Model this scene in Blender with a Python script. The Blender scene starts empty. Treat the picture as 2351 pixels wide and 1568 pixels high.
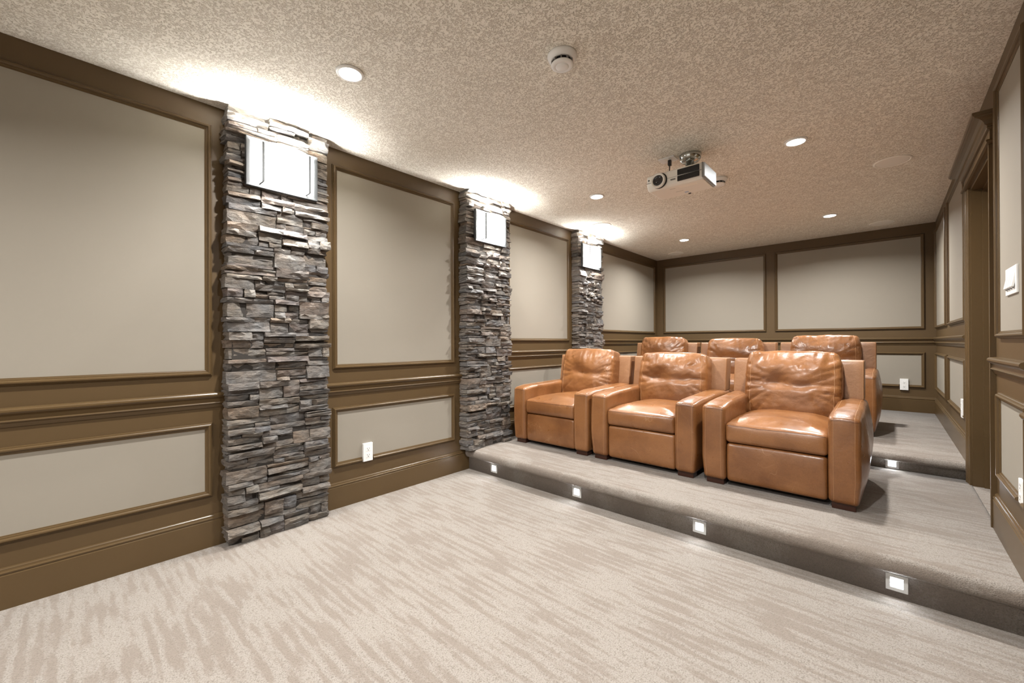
import bpy, bmesh, math, random
from mathutils import Vector, Matrix, noise

C = bpy.context.scene.collection
S = bpy.context.scene
PI = math.pi

# ------------------------------------------------------------------ camera
F_PX, YAW, PITCH, ROLL = 946.03, 0.7392, 0.0028, -0.0039
CAM = Vector((2.9513, 0.0, 1.1901))
H = 2.6          # ceiling
W = 3.3753       # room width
L = 6.976        # back wall
Y1, Z1 = 2.609, 0.20   # first riser, height of first platform
Y2, Z2 = 4.344, 0.33
YF = -2.45        # unseen wall behind the camera, set nearer for more fill

cam_d = bpy.data.cameras.new('camera')
cam_d.sensor_width = 36.0
cam_d.sensor_fit = 'HORIZONTAL'
cam_d.lens = F_PX / 2351 * 36.0
cam_d.clip_start = 0.02
cam = bpy.data.objects.new('camera', cam_d)
C.objects.link(cam)
Fv = Vector((-math.sin(YAW) * math.cos(PITCH), math.cos(YAW) * math.cos(PITCH), math.sin(PITCH)))
Rv = Vector((math.cos(YAW), math.sin(YAW), 0))
Uv = Rv.cross(Fv)
Xc = math.cos(ROLL) * Rv + math.sin(ROLL) * Uv
Yc = -math.sin(ROLL) * Rv + math.cos(ROLL) * Uv
m = Matrix((Xc, Yc, -Fv)).transposed().to_4x4()
m.translation = CAM
cam.matrix_world = m
S.camera = cam

# ------------------------------------------------------------------ world, exposure, light levels
wd = bpy.data.worlds.new('world'); S.world = wd; wd.use_nodes = True
wd.node_tree.nodes['Background'].inputs[0].default_value = (1.0, 0.93, 0.85, 1)
wd.node_tree.nodes['Background'].inputs[1].default_value = 0.05
S.view_settings.view_transform = 'Standard'
S.view_settings.look = 'None'
S.view_settings.exposure = 0.42
S.view_settings.gamma = 1.0
S.view_settings.use_curve_mapping = False

DOWN_W = 34.5        # each ceiling downlight, watts
DOWN_COL = (1.0, 0.985, 0.955)
SCONCE_W = 38.0       # each of two bulbs in a sconce
SCONCE_COL = (1.0, 0.985, 0.94)
STEP_W = 0.45
DOWNS = [(0.885, 1.02), (2.48, 1.02), (0.885, 3.49), (2.48, 3.49), (0.885, 5.80), (2.48, 5.80),
         (0.885, -1.45), (2.48, -1.45)]

def downlight_lamp(x, y):
    l = bpy.data.lights.new('downlight_lamp', 'AREA')
    l.shape = 'DISK'; l.size = 0.085; l.energy = DOWN_W; l.color = DOWN_COL; l.spread = math.radians(152)
    o = bpy.data.objects.new('downlight_lamp', l); C.objects.link(o)
    o.location = (x, y, H - 0.0135)
    return o

# ------------------------------------------------------------------ material helpers
def nt(name):
    mt = bpy.data.materials.new(name); mt.use_nodes = True
    t = mt.node_tree
    return mt, t, t.nodes['Principled BSDF']

def lin(r, g, b):
    f = lambda c: (c / 255 / 12.92) if c / 255 <= 0.04045 else ((c / 255 + 0.055) / 1.055) ** 2.4
    return (f(r), f(g), f(b), 1)

def plain(name, col, rough=0.5, metal=0.0, bump=0.0, scale=200.0, spec=0.5, vary=0.0):
    mt, t, b = nt(name)
    b.inputs['Base Color'].default_value = col
    b.inputs['Roughness'].default_value = rough
    b.inputs['Metallic'].default_value = metal
    b.inputs['Specular IOR Level'].default_value = spec
    tc = t.nodes.new('ShaderNodeTexCoord')
    n = t.nodes.new('ShaderNodeTexNoise'); n.inputs['Scale'].default_value = scale; n.inputs['Detail'].default_value = 3
    t.links.new(tc.outputs['Object'], n.inputs['Vector'])
    if vary:
        mx = t.nodes.new('ShaderNodeMixRGB'); mx.blend_type = 'MULTIPLY'; mx.inputs[0].default_value = vary
        mx.inputs[1].default_value = col
        t.links.new(n.outputs['Fac'], mx.inputs[2])
        t.links.new(mx.outputs[0], b.inputs['Base Color'])
    if bump:
        bp = t.nodes.new('ShaderNodeBump'); bp.inputs['Strength'].default_value = bump; bp.inputs['Distance'].default_value = 0.001
        t.links.new(n.outputs['Fac'], bp.inputs['Height']); t.links.new(bp.outputs[0], b.inputs['Normal'])
    return mt

def emis(name, col, strength):
    mt, t, b = nt(name)
    b.inputs['Base Color'].default_value = (0.8, 0.8, 0.8, 1)
    b.inputs['Emission Color'].default_value = (*col, 1)
    b.inputs['Emission Strength'].default_value = strength
    return mt

def ramp(t, src, stops):
    r = t.nodes.new('ShaderNodeValToRGB')
    e = r.color_ramp.elements
    while len(e) < len(stops): e.new(0.5)
    for i, (p, c) in enumerate(stops):
        e[i].position = p; e[i].color = c if len(c) == 4 else (*c, 1)
    t.links.new(src, r.inputs[0])
    return r

def noise_node(t, vec, scale, detail=2, rough=0.5, dist=0.0):
    n = t.nodes.new('ShaderNodeTexNoise')
    n.inputs['Scale'].default_value = scale; n.inputs['Detail'].default_value = detail
    n.inputs['Roughness'].default_value = rough; n.inputs['Distortion'].default_value = dist
    t.links.new(vec, n.inputs['Vector'])
    return n

def mapping(t, vec, sc, rot=(0, 0, 0), loc=(0, 0, 0)):
    mp = t.nodes.new('ShaderNodeMapping'); mp.inputs['Scale'].default_value = sc
    mp.inputs['Rotation'].default_value = rot; mp.inputs['Location'].default_value = loc
    t.links.new(vec, mp.inputs['Vector'])
    return mp.outputs[0]

def mix(t, a, b, fac, mode='MIX'):
    mx = t.nodes.new('ShaderNodeMixRGB'); mx.blend_type = mode
    for i, v in ((0, fac), (1, a), (2, b)):
        if isinstance(v, (int, float)): mx.inputs[i].default_value = v if i == 0 else (v, v, v, 1)
        elif isinstance(v, tuple): mx.inputs[i].default_value = v if len(v) == 4 else (*v, 1)
        else: t.links.new(v, mx.inputs[i])
    return mx.outputs[0]

def math_n(t, op, a, b=0.0):
    n = t.nodes.new('ShaderNodeMath'); n.operation = op
    for i, v in ((0, a), (1, b)):
        if isinstance(v, (int, float)): n.inputs[i].default_value = v
        else: t.links.new(v, n.inputs[i])
    return n.outputs[0]

def bumpn(t, h, strength, dist, normal=None):
    bp = t.nodes.new('ShaderNodeBump'); bp.inputs['Strength'].default_value = strength; bp.inputs['Distance'].default_value = dist
    t.links.new(h, bp.inputs['Height'])
    if normal is not None: t.links.new(normal, bp.inputs['Normal'])
    return bp.outputs[0]

# ------------------------------------------------------------------ materials
def make_carpet():
    mt, t, b = nt('carpet')
    tc = t.nodes.new('ShaderNodeTexCoord'); v = tc.outputs['Object']
    band = noise_node(t, mapping(t, v, (4.0, 25.0, 1.0)), 1.0, 2.0, 0.55, 0.25)
    blot = noise_node(t, mapping(t, v, (1.0, 1.3, 1.0), loc=(3.1, 1.7, 0)), 2.4, 3, 0.6)
    fine = noise_node(t, v, 75.0, 2, 0.6)
    sp = t.nodes.new('ShaderNodeSeparateXYZ'); t.links.new(v, sp.inputs[0])
    ph = math_n(t, 'ADD', math_n(t, 'MULTIPLY', sp.outputs['Y'], 2 * PI / 0.043), math_n(t, 'MULTIPLY', noise_node(t, mapping(t, v, (1.3, 2.5, 1)), 1.5, 2).outputs['Fac'], 7.0))
    sn = math_n(t, 'SINE', ph)
    s = math_n(t, 'ADD', math_n(t, 'MULTIPLY', band.outputs['Fac'], 0.60), math_n(t, 'MULTIPLY', sn, 0.042))
    s = math_n(t, 'ADD', s, math_n(t, 'MULTIPLY', blot.outputs['Fac'], 0.46))
    s = math_n(t, 'ADD', s, math_n(t, 'MULTIPLY', fine.outputs['Fac'], 0.16))
    st = ramp(t, s, [(0.58, (0, 0, 0)), (0.675, (1, 1, 1))])
    vo = t.nodes.new('ShaderNodeTexVoronoi'); vo.inputs['Scale'].default_value = 215.0; t.links.new(v, vo.inputs['Vector'])
    pile = noise_node(t, v, 210.0, 3, 0.65)
    light = mix(t, (0.300, 0.272, 0.244, 1), (0.262, 0.235, 0.209, 1), fine.outputs['Fac'])
    dark = mix(t, (0.240, 0.206, 0.177, 1), (0.205, 0.173, 0.148, 1), fine.outputs['Fac'])
    col = mix(t, light, dark, st.outputs[0])
    spk = ramp(t, math_n(t, 'ADD', math_n(t, 'MULTIPLY', vo.outputs['Distance'], 0.55), math_n(t, 'SUBTRACT', 0.75, pile.outputs['Fac'])),
               [(0.30, (1.10, 1.10, 1.10)), (0.55, (0.96, 0.95, 0.94)), (0.80, (0.62, 0.59, 0.56))])
    col = mix(t, col, spk.outputs[0], math_n(t, 'SUBTRACT', 1.0, math_n(t, 'MULTIPLY', st.outputs[0], 0.45)), 'MULTIPLY')
    t.links.new(col, b.inputs['Base Color'])
    b.inputs['Roughness'].default_value = 0.95
    b.inputs['Specular IOR Level'].default_value = 0.1
    b.inputs['Sheen Weight'].default_value = 0.15
    b.inputs['Sheen Roughness'].default_value = 0.5
    hh = math_n(t, 'SUBTRACT', pile.outputs['Fac'], math_n(t, 'MULTIPLY', vo.outputs['Distance'], 0.7))
    hh = math_n(t, 'SUBTRACT', hh, math_n(t, 'MULTIPLY', st.outputs[0], 0.5))
    t.links.new(bumpn(t, hh, 0.6, 0.0038), b.inputs['Normal'])
    return mt

def make_ceiling():
    mt, t, b = nt('knockdown_ceiling')
    tc = t.nodes.new('ShaderNodeTexCoord'); v = tc.outputs['Object']
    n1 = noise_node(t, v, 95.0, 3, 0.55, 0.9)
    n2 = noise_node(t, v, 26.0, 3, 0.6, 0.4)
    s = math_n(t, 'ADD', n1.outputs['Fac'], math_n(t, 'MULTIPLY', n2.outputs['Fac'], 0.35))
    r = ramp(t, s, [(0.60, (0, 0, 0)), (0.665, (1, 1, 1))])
    rc = ramp(t, s, [(0.48, (0.82, 0.775, 0.685)), (0.58, (0.73, 0.675, 0.58)), (0.63, (0.69, 0.63, 0.535)), (0.67, (0.89, 0.85, 0.765)), (0.80, (0.90, 0.865, 0.78))])  # recesses and plateau edges darker: relief shade put into the ceiling colour
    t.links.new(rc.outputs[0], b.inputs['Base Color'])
    b.inputs['Roughness'].default_value = 0.8
    b.inputs['Specular IOR Level'].default_value = 0.25
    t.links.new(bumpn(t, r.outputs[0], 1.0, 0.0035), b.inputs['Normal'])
    return mt

def make_beige():
    mt, t, b = nt('beige_wall_fabric')
    tc = t.nodes.new('ShaderNodeTexCoord'); v = tc.outputs['Object']
    n = noise_node(t, mapping(t, v, (1, 1, 1)), 500.0, 2)
    n2 = noise_node(t, v, 2.0, 2)
    col = mix(t, (0.278, 0.250, 0.207, 1), (0.290, 0.262, 0.218, 1), n2.outputs['Fac'])
    t.links.new(col, b.inputs['Base Color'])
    b.inputs['Roughness'].default_value = 0.7
    b.inputs['Specular IOR Level'].default_value = 0.3
    t.links.new(bumpn(t, n.outputs['Fac'], 0.15, 0.0006), b.inputs['Normal'])
    return mt

def make_brown(name, rough=0.33):
    mt, t, b = nt(name)
    tc = t.nodes.new('ShaderNodeTexCoord'); v = tc.outputs['Object']
    n = noise_node(t, v, 90.0, 3)
    n2 = noise_node(t, v, 3.0, 2)
    col = mix(t, (0.090, 0.056, 0.024, 1), (0.098, 0.061, 0.027, 1), n2.outputs['Fac'])
    t.links.new(col, b.inputs['Base Color'])
    b.inputs['Roughness'].default_value = rough
    b.inputs['Specular IOR Level'].default_value = 0.36
    t.links.new(bumpn(t, n.outputs['Fac'], 0.12, 0.0008), b.inputs['Normal'])
    return mt

def make_stone():
    mt, t, b = nt('ledge_stone')
    tc = t.nodes.new('ShaderNodeTexCoord'); v = tc.outputs['Object']
    oi = t.nodes.new('ShaderNodeObjectInfo')
    base = ramp(t, oi.outputs['Random'], [(0.0, (0.165, 0.168, 0.178)), (0.2, (0.215, 0.205, 0.192)), (0.38, (0.175, 0.172, 0.172)),
        (0.52, (0.20, 0.182, 0.160)), (0.66, (0.24, 0.228, 0.208)), (0.8, (0.175, 0.158, 0.156)), (0.9, (0.235, 0.195, 0.155)), (1.0, (0.14, 0.147, 0.158))])
    n = noise_node(t, mapping(t, v, (1, 1, 2.6)), 26.0, 5, 0.65, 0.5)
    n3 = noise_node(t, v, 8.0, 2)
    r = ramp(t, n.outputs['Fac'], [(0.25, (0.30, 0.29, 0.29)), (0.5, (0.78, 0.77, 0.76)), (0.75, (1.12, 1.08, 1.02))])
    col = mix(t, base.outputs[0], r.outputs[0], 1.0, 'MULTIPLY')
    r3 = ramp(t, n3.outputs['Fac'], [(0.4, (1, 1, 1)), (0.7, (1.15, 0.95, 0.78))])
    col = mix(t, col, r3.outputs[0], 0.8, 'MULTIPLY')
    t.links.new(col, b.inputs['Base Color'])
    b.inputs['Roughness'].default_value = 0.62
    b.inputs['Specular IOR Level'].default_value = 0.45
    n4 = noise_node(t, mapping(t, v, (1, 0.7, 5.0)), 40.0, 5, 0.7)
    h = math_n(t, 'ADD', n.outputs['Fac'], math_n(t, 'MULTIPLY', n4.outputs['Fac'], 0.7))
    t.links.new(bumpn(t, h, 1.0, 0.012), b.inputs['Normal'])
    return mt

def make_leather(name, base=(0.265, 0.112, 0.038), dark=(0.165, 0.062, 0.018), rough=0.33):
    mt, t, b = nt(name)
    tc = t.nodes.new('ShaderNodeTexCoord'); v = tc.outputs['Object']
    oi = t.nodes.new('ShaderNodeObjectInfo')
    off = t.nodes.new('ShaderNodeVectorMath'); off.operation = 'ADD'
    t.links.new(v, off.inputs[0]); 
    cm = t.nodes.new('ShaderNodeCombineXYZ'); rnd = math_n(t, 'MULTIPLY', oi.outputs['Random'], 9.0)
    for i in range(3): t.links.new(rnd, cm.inputs[i])
    t.links.new(cm.outputs[0], off.inputs[1]); v = off.outputs[0]
    n = noise_node(t, v, 3.2, 5, 0.6)
    col = mix(t, (*dark, 1), (*base, 1), ramp(t, n.outputs['Fac'], [(0.32, (0, 0, 0)), (0.62, (1, 1, 1))]).outputs[0])
    # worn, paler creases and scratches
    wn = noise_node(t, mapping(t, v, (1.0, 1.0, 0.55), rot=(0.5, 0.2, 0.6)), 7.0, 2, 0.5, 0.5)
    cr = ramp(t, math_n(t, 'ABSOLUTE', math_n(t, 'SUBTRACT', wn.outputs['Fac'], 0.5)), [(0.0, (1, 1, 1)), (0.005, (0, 0, 0))])
    msk = ramp(t, noise_node(t, v, 2.4, 1).outputs['Fac'], [(0.53, (0, 0, 0)), (0.66, (1, 1, 1))])
    crm = math_n(t, 'MULTIPLY', cr.outputs[0], msk.outputs[0])
    col = mix(t, col, (0.58, 0.36, 0.21, 1), math_n(t, 'MULTIPLY', crm, 0.28))
    fine = noise_node(t, v, 160.0, 3, 0.6)
    col = mix(t, col, ramp(t, fine.outputs['Fac'], [(0.3, (0.82, 0.8, 0.78)), (0.6, (1.04, 1.04, 1.04))]).outputs[0], 0.6, 'MULTIPLY')
    t.links.new(col, b.inputs['Base Color'])
    rr = ramp(t, noise_node(t, v, 14.0, 3).outputs['Fac'], [(0.3, (rough - 0.06,) * 3), (0.7, (rough + 0.10,) * 3)])
    t.links.new(rr.outputs[0], b.inputs['Roughness'])
    b.inputs['Coat Weight'].default_value = 0.38
    b.inputs['Coat Roughness'].default_value = 0.22
    bg = noise_node(t, v, 22.0, 3, 0.55, 0.6)
    h = math_n(t, 'ADD', math_n(t, 'MULTIPLY', bg.outputs['Fac'], 1.0), math_n(t, 'MULTIPLY', fine.outputs['Fac'], 0.07))
    t.links.new(bumpn(t, h, 0.35, 0.006), b.inputs['Normal'])
    return mt

M_CARPET = make_carpet()
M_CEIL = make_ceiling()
M_BEIGE = make_beige()
M_FILLWALL = plain('white_fill_paint', (0.80, 0.78, 0.74, 1), 0.8, bump=0.1)  # unseen front wall whitened to bounce fill onto upright faces
M_BROWN = make_brown('brown_wall_paint', 0.42)
M_TRIM = make_brown('brown_gloss_trim', 0.30)
M_STONE = make_stone()
M_MORTAR = plain('dark_mortar', (0.035, 0.03, 0.026, 1), 0.9, bump=0.5, scale=80)
M_LEATHER = make_leather('saddle_leather')
M_LEATHER_PALE = make_leather('back_panel_leather', (0.285, 0.140, 0.062), (0.23, 0.102, 0.041), 0.5)
M_SEAM = plain('pale_seam_thread', (0.40, 0.215, 0.105, 1), 0.5, bump=0.2, scale=300)
M_SEAM_D = plain('dark_seam', (0.10, 0.035, 0.012, 1), 0.5, bump=0.2, scale=300)
M_FOOT = plain('dark_walnut_foot', (0.045, 0.014, 0.007, 1), 0.35, vary=0.3, scale=40)
M_UNDER = plain('black_underlining', (0.02, 0.014, 0.01, 1), 0.9, bump=0.2)
M_WHITE = plain('white_plastic', (0.82, 0.82, 0.81, 1), 0.35, bump=0.03)
M_WHITE_W = plain('warm_white_plastic', (0.84, 0.82, 0.77, 1), 0.38, bump=0.03)
M_PANELW = plain('cool_white_plastic', (0.40, 0.44, 0.47, 1), 0.45, bump=0.02)
M_GRILLE = plain('speaker_grille', (0.82, 0.79, 0.73, 1), 0.7, bump=0.4, scale=700)
M_SPKRING = plain('speaker_ring', (0.90, 0.87, 0.80, 1), 0.5, bump=0.03)
M_DARK = plain('dark_slot', (0.012, 0.012, 0.014, 1), 0.4)
M_GREY = plain('grey_plastic', (0.25, 0.24, 0.23, 1), 0.45)
M_STEEL = plain('brushed_steel', (0.50, 0.50, 0.49, 1), 0.5, 0.1, bump=0.1, scale=400)
M_SATIN = plain('satin_nickel_plate', (0.040, 0.043, 0.045, 1), 0.55, 0.0, bump=0.05)
M_CHROME = plain('chrome', (0.55, 0.57, 0.56, 1), 0.12, 1.0)
M_GLASSLENS = plain('lens_glass', (0.01, 0.01, 0.015, 1), 0.05, spec=0.8)
M_LENSLIT = emis('downlight_lens_lit', (1.0, 0.96, 0.90), 14.0)
M_SCONCE = emis('sconce_glass_lit', (1.0, 0.97, 0.92), 13.0)
M_STEPLIT = emis('step_light_lit', (0.93, 0.96, 1.0), 5.0)
M_INK = plain('grey_print', (0.22, 0.21, 0.20, 1), 0.6)
M_BLUE = plain('blue_sticker', (0.45, 0.55, 0.72, 1), 0.5)

# ------------------------------------------------------------------ mesh helpers
def link_bm(name, bm, mat, parent=None, smooth=False, recalc=True):
    if recalc: bmesh.ops.recalc_face_normals(bm, faces=bm.faces)
    me = bpy.data.meshes.new(name)
    if smooth:
        for f in bm.faces: f.smooth = True
    bm.to_mesh(me); bm.free()
    if isinstance(mat, (list, tuple)):
        for x in mat: me.materials.append(x)
    else: me.materials.append(mat)
    o = bpy.data.objects.new(name, me); C.objects.link(o)
    if parent is not None: o.parent = parent
    return o

def tag(o, label=None, cat=None, group=None, kind=None):
    if label: o['label'] = label
    if cat: o['category'] = cat
    if group: o['group'] = group
    if kind: o['kind'] = kind
    return o

def empty(name, loc, rz=0.0, **kw):
    o = bpy.data.objects.new(name, None); C.objects.link(o)
    o.location = loc; o.rotation_euler = (0, 0, rz); o.empty_display_size = 0.1
    return tag(o, **kw)

def add_box(bm, a, b):
    x0, y0, z0 = a; x1, y1, z1 = b
    vs = [bm.verts.new(p) for p in ((x0, y0, z0), (x1, y0, z0), (x1, y1, z0), (x0, y1, z0), (x0, y0, z1), (x1, y0, z1), (x1, y1, z1), (x0, y1, z1))]
    for f in ((0, 3, 2, 1), (4, 5, 6, 7), (0, 1, 5, 4), (1, 2, 6, 5), (2, 3, 7, 6), (3, 0, 4, 7)):
        bm.faces.new([vs[i] for i in f])
    return vs

def box_bm(a, b, bev=0.0, seg=2):
    bm = bmesh.new(); add_box(bm, a, b)
    if bev: bmesh.ops.bevel(bm, geom=bm.edges[:], offset=bev, segments=seg, affect='EDGES', profile=0.5)
    return bm

def lathe_bm(prof, n=48, axis='Z', flip=1, origin=(0, 0, 0)):
    bm = bmesh.new(); rings = []
    for r, z in prof:
        if r < 1e-6: rings.append([bm.verts.new((0, 0, z))])
        else: rings.append([bm.verts.new((r * math.cos(2 * PI * i / n), r * math.sin(2 * PI * i / n), z)) for i in range(n)])
    for a, b in zip(rings, rings[1:]):
        for i in range(n):
            j = (i + 1) % n
            if len(a) == 1 and len(b) == 1: continue
            if len(a) == 1: bm.faces.new((a[0], b[i], b[j]))
            elif len(b) == 1: bm.faces.new((a[i], a[j], b[0]))
            else: bm.faces.new((a[i], a[j], b[j], b[i]))
    if axis == 'Y':
        bmesh.ops.rotate(bm, verts=bm.verts, cent=(0, 0, 0), matrix=Matrix.Rotation(PI / 2, 3, 'X'))
    bmesh.ops.translate(bm, verts=bm.verts, vec=origin)
    return bm

def tube_bm(pts, r, n=6, bm=None):
    bm = bm or bmesh.new(); pts = [Vector(p) for p in pts]; rings = []
    up = Vector((0.13, 0.31, 0.94))
    for i, p in enumerate(pts):
        d = (pts[min(i + 1, len(pts) - 1)] - pts[max(i - 1, 0)]).normalized()
        a = d.cross(up)
        if a.length < 1e-3: a = d.cross(Vector((1, 0, 0)))
        a.normalize(); b2 = d.cross(a)
        rings.append([bm.verts.new(p + r * (math.cos(2 * PI * k / n) * a + math.sin(2 * PI * k / n) * b2)) for k in range(n)])
    for A, B in zip(rings, rings[1:]):
        for k in range(n): bm.faces.new((A[k], A[(k + 1) % n], B[(k + 1) % n], B[k]))
    bm.faces.new(rings[0][::-1]); bm.faces.new(rings[-1])
    return bm

def axis_samples(h, r, n):
    e = [0, 0.3 * r, 0.65 * r, r]
    s = [-h + x for x in e]
    inner = [(-h + r) + (2 * (h - r)) * i / n for i in range(1, n)]
    return s + inner + [h - x for x in reversed(e)]

def rbox(dim, r, n, fn=None, cen=(0, 0, 0)):
    """rounded box on a lattice; fn(p, t) may move each vertex. Returns bm and a lattice dict of final positions."""
    hx, hy, hz = dim[0] / 2, dim[1] / 2, dim[2] / 2
    ax = [axis_samples(h, min(r, h * 0.98), k) for h, k in zip((hx, hy, hz), n)]
    bm = bmesh.new(); vd = {}
    NX, NY, NZ = (len(a) - 1 for a in ax)
    cen = Vector(cen)
    def vert(i, j, k):
        key = (i, j, k)
        if key in vd: return vd[key]
        p = Vector((ax[0][i], ax[1][j], ax[2][k]))
        q = Vector([max(-(h - min(r, h * .98)), min(h - min(r, h * .98), c)) for c, h in zip(p, (hx, hy, hz))])
        d = p - q
        rr = min(r, hx * .98, hy * .98, hz * .98)
        if d.length > 1e-9:
            p = q + d.normalized() * max(abs(c) for c in d) if False else q + Vector([dd / max(d.length, 1e-9) * rr for dd in d])
        t = Vector((p.x / hx, p.y / hy, p.z / hz))
        if fn: p = fn(p.copy(), t)
        vd[key] = bm.verts.new(p + cen)
        return vd[key]
    def quad(a, b, c, d):
        try: bm.faces.new((a, b, c, d))
        except ValueError: pass
    for j in range(NY):
        for k in range(NZ):
            for i in (0, NX): quad(vert(i, j, k), vert(i, j + 1, k), vert(i, j + 1, k + 1), vert(i, j, k + 1))
    for i in range(NX):
        for k in range(NZ):
            for j in (0, NY): quad(vert(i, j, k), vert(i + 1, j, k), vert(i + 1, j, k + 1), vert(i, j, k + 1))
    for i in range(NX):
        for j in range(NY):
            for k in (0, NZ): quad(vert(i, j, k), vert(i + 1, j, k), vert(i + 1, j + 1, k), vert(i, j + 1, k))
    lat = {k: v.co.copy() for k, v in vd.items()}
    return bm, lat, (NX, NY, NZ), ax

# wall maps: s runs along the wall, z up, d out into the room
def wl(s, z, d): return (d, s, z)
def wb(s, z, d): return (s, L - d, z)
def wr(s, z, d): return (W - d, s, z)

def sweep(wmap, s0, s1, prof, z0):
    """straight moulding: prof = [(z, d)...] closed against the wall"""
    bm = bmesh.new()
    A = [bm.verts.new(wmap(s0, z0 + z, d)) for z, d in prof]
    B = [bm.verts.new(wmap(s1, z0 + z, d)) for z, d in prof]
    n = len(prof)
    for i in range(n):
        j = (i + 1) % n
        bm.faces.new((A[i], A[j], B[j], B[i]))
    bm.faces.new(A[::-1]); bm.faces.new(B)
    return bm

def merge(bms):
    out = bmesh.new()
    for b in bms:
        me = bpy.data.meshes.new('tmp'); b.to_mesh(me); b.free()
        out.from_mesh(me); bpy.data.meshes.remove(me)
    return out

FRAME_PROF = [(0, 0), (0, 0.007), (0.003, 0.011), (0.0055, 0.011), (0.007, 0.017), (0.012, 0.0215), (0.018, 0.021), (0.022, 0.016),
              (0.0235, 0.011), (0.028, 0.0105), (0.030, 0.007), (0.0355, 0.0055), (0.0365, 0.0)]

def frame_bm(wmap, s0, s1, z0, z1, gap=None):
    bm = bmesh.new(); rows = []
    for w, d in FRAME_PROF:
        c = [(s0 + w, z0 + w), (s0 + w, z1 - w), (s1 - w, z1 - w), (s1 - w, z0 + w)]
        if gap: c = [(gap[0], z0 + w)] + c + [(gap[1], z0 + w)]
        rows.append([bm.verts.new(wmap(s, z, d)) for s, z in c])
    m_ = len(rows[0])
    for r0, r1 in zip(rows, rows[1:]):
        for i in range(m_ if not gap else m_ - 1):
            j = (i + 1) % m_
            bm.faces.new((r0[i], r0[j], r1[j], r1[i]))
    if gap:
        bm.faces.new([r[0] for r in rows]); bm.faces.new([r[-1] for r in rows][::-1])
    return bm

def plate_bm(wmap, s0, s1, z0, z1, d0, d1, bev=0.0):
    a = wmap(s0, z0, d0); b = wmap(s1, z1, d1)
    lo = tuple(min(p, q) for p, q in zip(a, b)); hi = tuple(max(p, q) for p, q in zip(a, b))
    return box_bm(lo, hi, bev)

# ------------------------------------------------------------------ room shell
T = 0.12
wall_left = link_bm('wall_left', box_bm((-T, YF - T, -0.1), (0, L + T, H + 0.1)), M_BROWN)
tag(wall_left, 'long brown left wall with beige panels and three stone pillars', 'wall', kind='structure')
wall_back = link_bm('wall_back', box_bm((0, L, -0.1), (W, L + T, H + 0.1)), M_BROWN)
tag(wall_back, 'brown back wall with two wide beige panels behind the rear recliners', 'wall', kind='structure')
DO0, DO1, DTOP = 3.420, 4.210, 2.235    # door opening
bm = merge([box_bm((W, YF - T, -0.1), (W + T, DO0, H + 0.1)), box_bm((W, DO1, -0.1), (W + T, L + T, H + 0.1)),
            box_bm((W, DO0, DTOP), (W + T, DO1, H + 0.1)), box_bm((W, DO0, -0.1), (W + T, DO1, Z1 - 0.004))])
wall_right = link_bm('wall_right', bm, M_BROWN)
tag(wall_right, 'brown right wall with the doorway and light switches', 'wall', kind='structure')
wf = link_bm('wall_front', box_bm((0, YF - T, -0.1), (W, YF, H + 0.1)), M_FILLWALL)
tag(wf, 'unseen front wall, made white to bounce fill light onto the seats', 'wall', kind='structure')
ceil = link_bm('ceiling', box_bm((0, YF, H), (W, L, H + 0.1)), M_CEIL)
tag(ceil, 'beige knockdown textured ceiling over the whole room', 'ceiling', kind='structure')
fl = link_bm('floor', box_bm((0, YF, -0.1), (W, Y1 + 0.02, 0)), M_CARPET)
tag(fl, 'pale beige ribbed carpet on the lower floor', 'floor', kind='structure')

def platform(name, y0, y1, zb, zt, nose, over, label):
    """carpeted platform: rounded overhanging nose, then riser"""
    r = nose / 2
    prof = [(y1, zb), (y0, zb), (y0, zt - nose)]
    yc = y0 - over + r
    K = 9
    arc = []
    for i in range(K + 1):
        a = -PI / 2 - PI * i / K
        arc.append((yc + r * math.cos(a), zt - r + r * math.sin(a) * (1.0)))
    prof += [(y0 - 0.004, zt - nose + 0.001)] + arc
    for q in (0.08, 0.16): prof.append((yc + q, zt))
    prof += [(y1, zt)]
    bm = bmesh.new(); NXs = 170; rows = []
    for i in range(NXs + 1):
        x = W * i / NXs; row = []
        for j, (y, z) in enumerate(prof):
            dy = dz = 0
            if 3 <= j <= 3 + K + 1:
                n_ = noise.noise(Vector((x * 9, j * 0.5, zt * 7))); dz = 0.0022 * n_; dy = 0.003 * noise.noise(Vector((x * 6, j * .4, 5)))
            row.append(bm.verts.new((x, y + dy, z + dz)))
        rows.append(row)
    n = len(prof)
    for a, b in zip(rows, rows[1:]):
        for j in range(n):
            k = (j + 1) % n
            bm.faces.new((a[j], a[k], b[k], b[j]))
    bm.faces.new(rows[0][::-1]); bm.faces.new(rows[-1])
    for f in bm.faces: f.smooth = True
    o = link_bm(name, bm, M_CARPET)
    for p in o.data.polygons:
        if abs(p.normal.z) > 0.999 or len(p.vertices) > 6: p.use_smooth = True
    return tag(o, label, 'step', kind='structure')

plat1 = platform('carpeted_platform', Y1, Y2 + 0.02, 0.0, Z1, 0.086, 0.045, 'carpeted lower platform step under the front row of recliners')
plat2 = platform('carpeted_platform', Y2, L, 0.05, Z2, 0.066, 0.040, 'carpeted upper platform step under the rear row of recliners')

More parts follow.
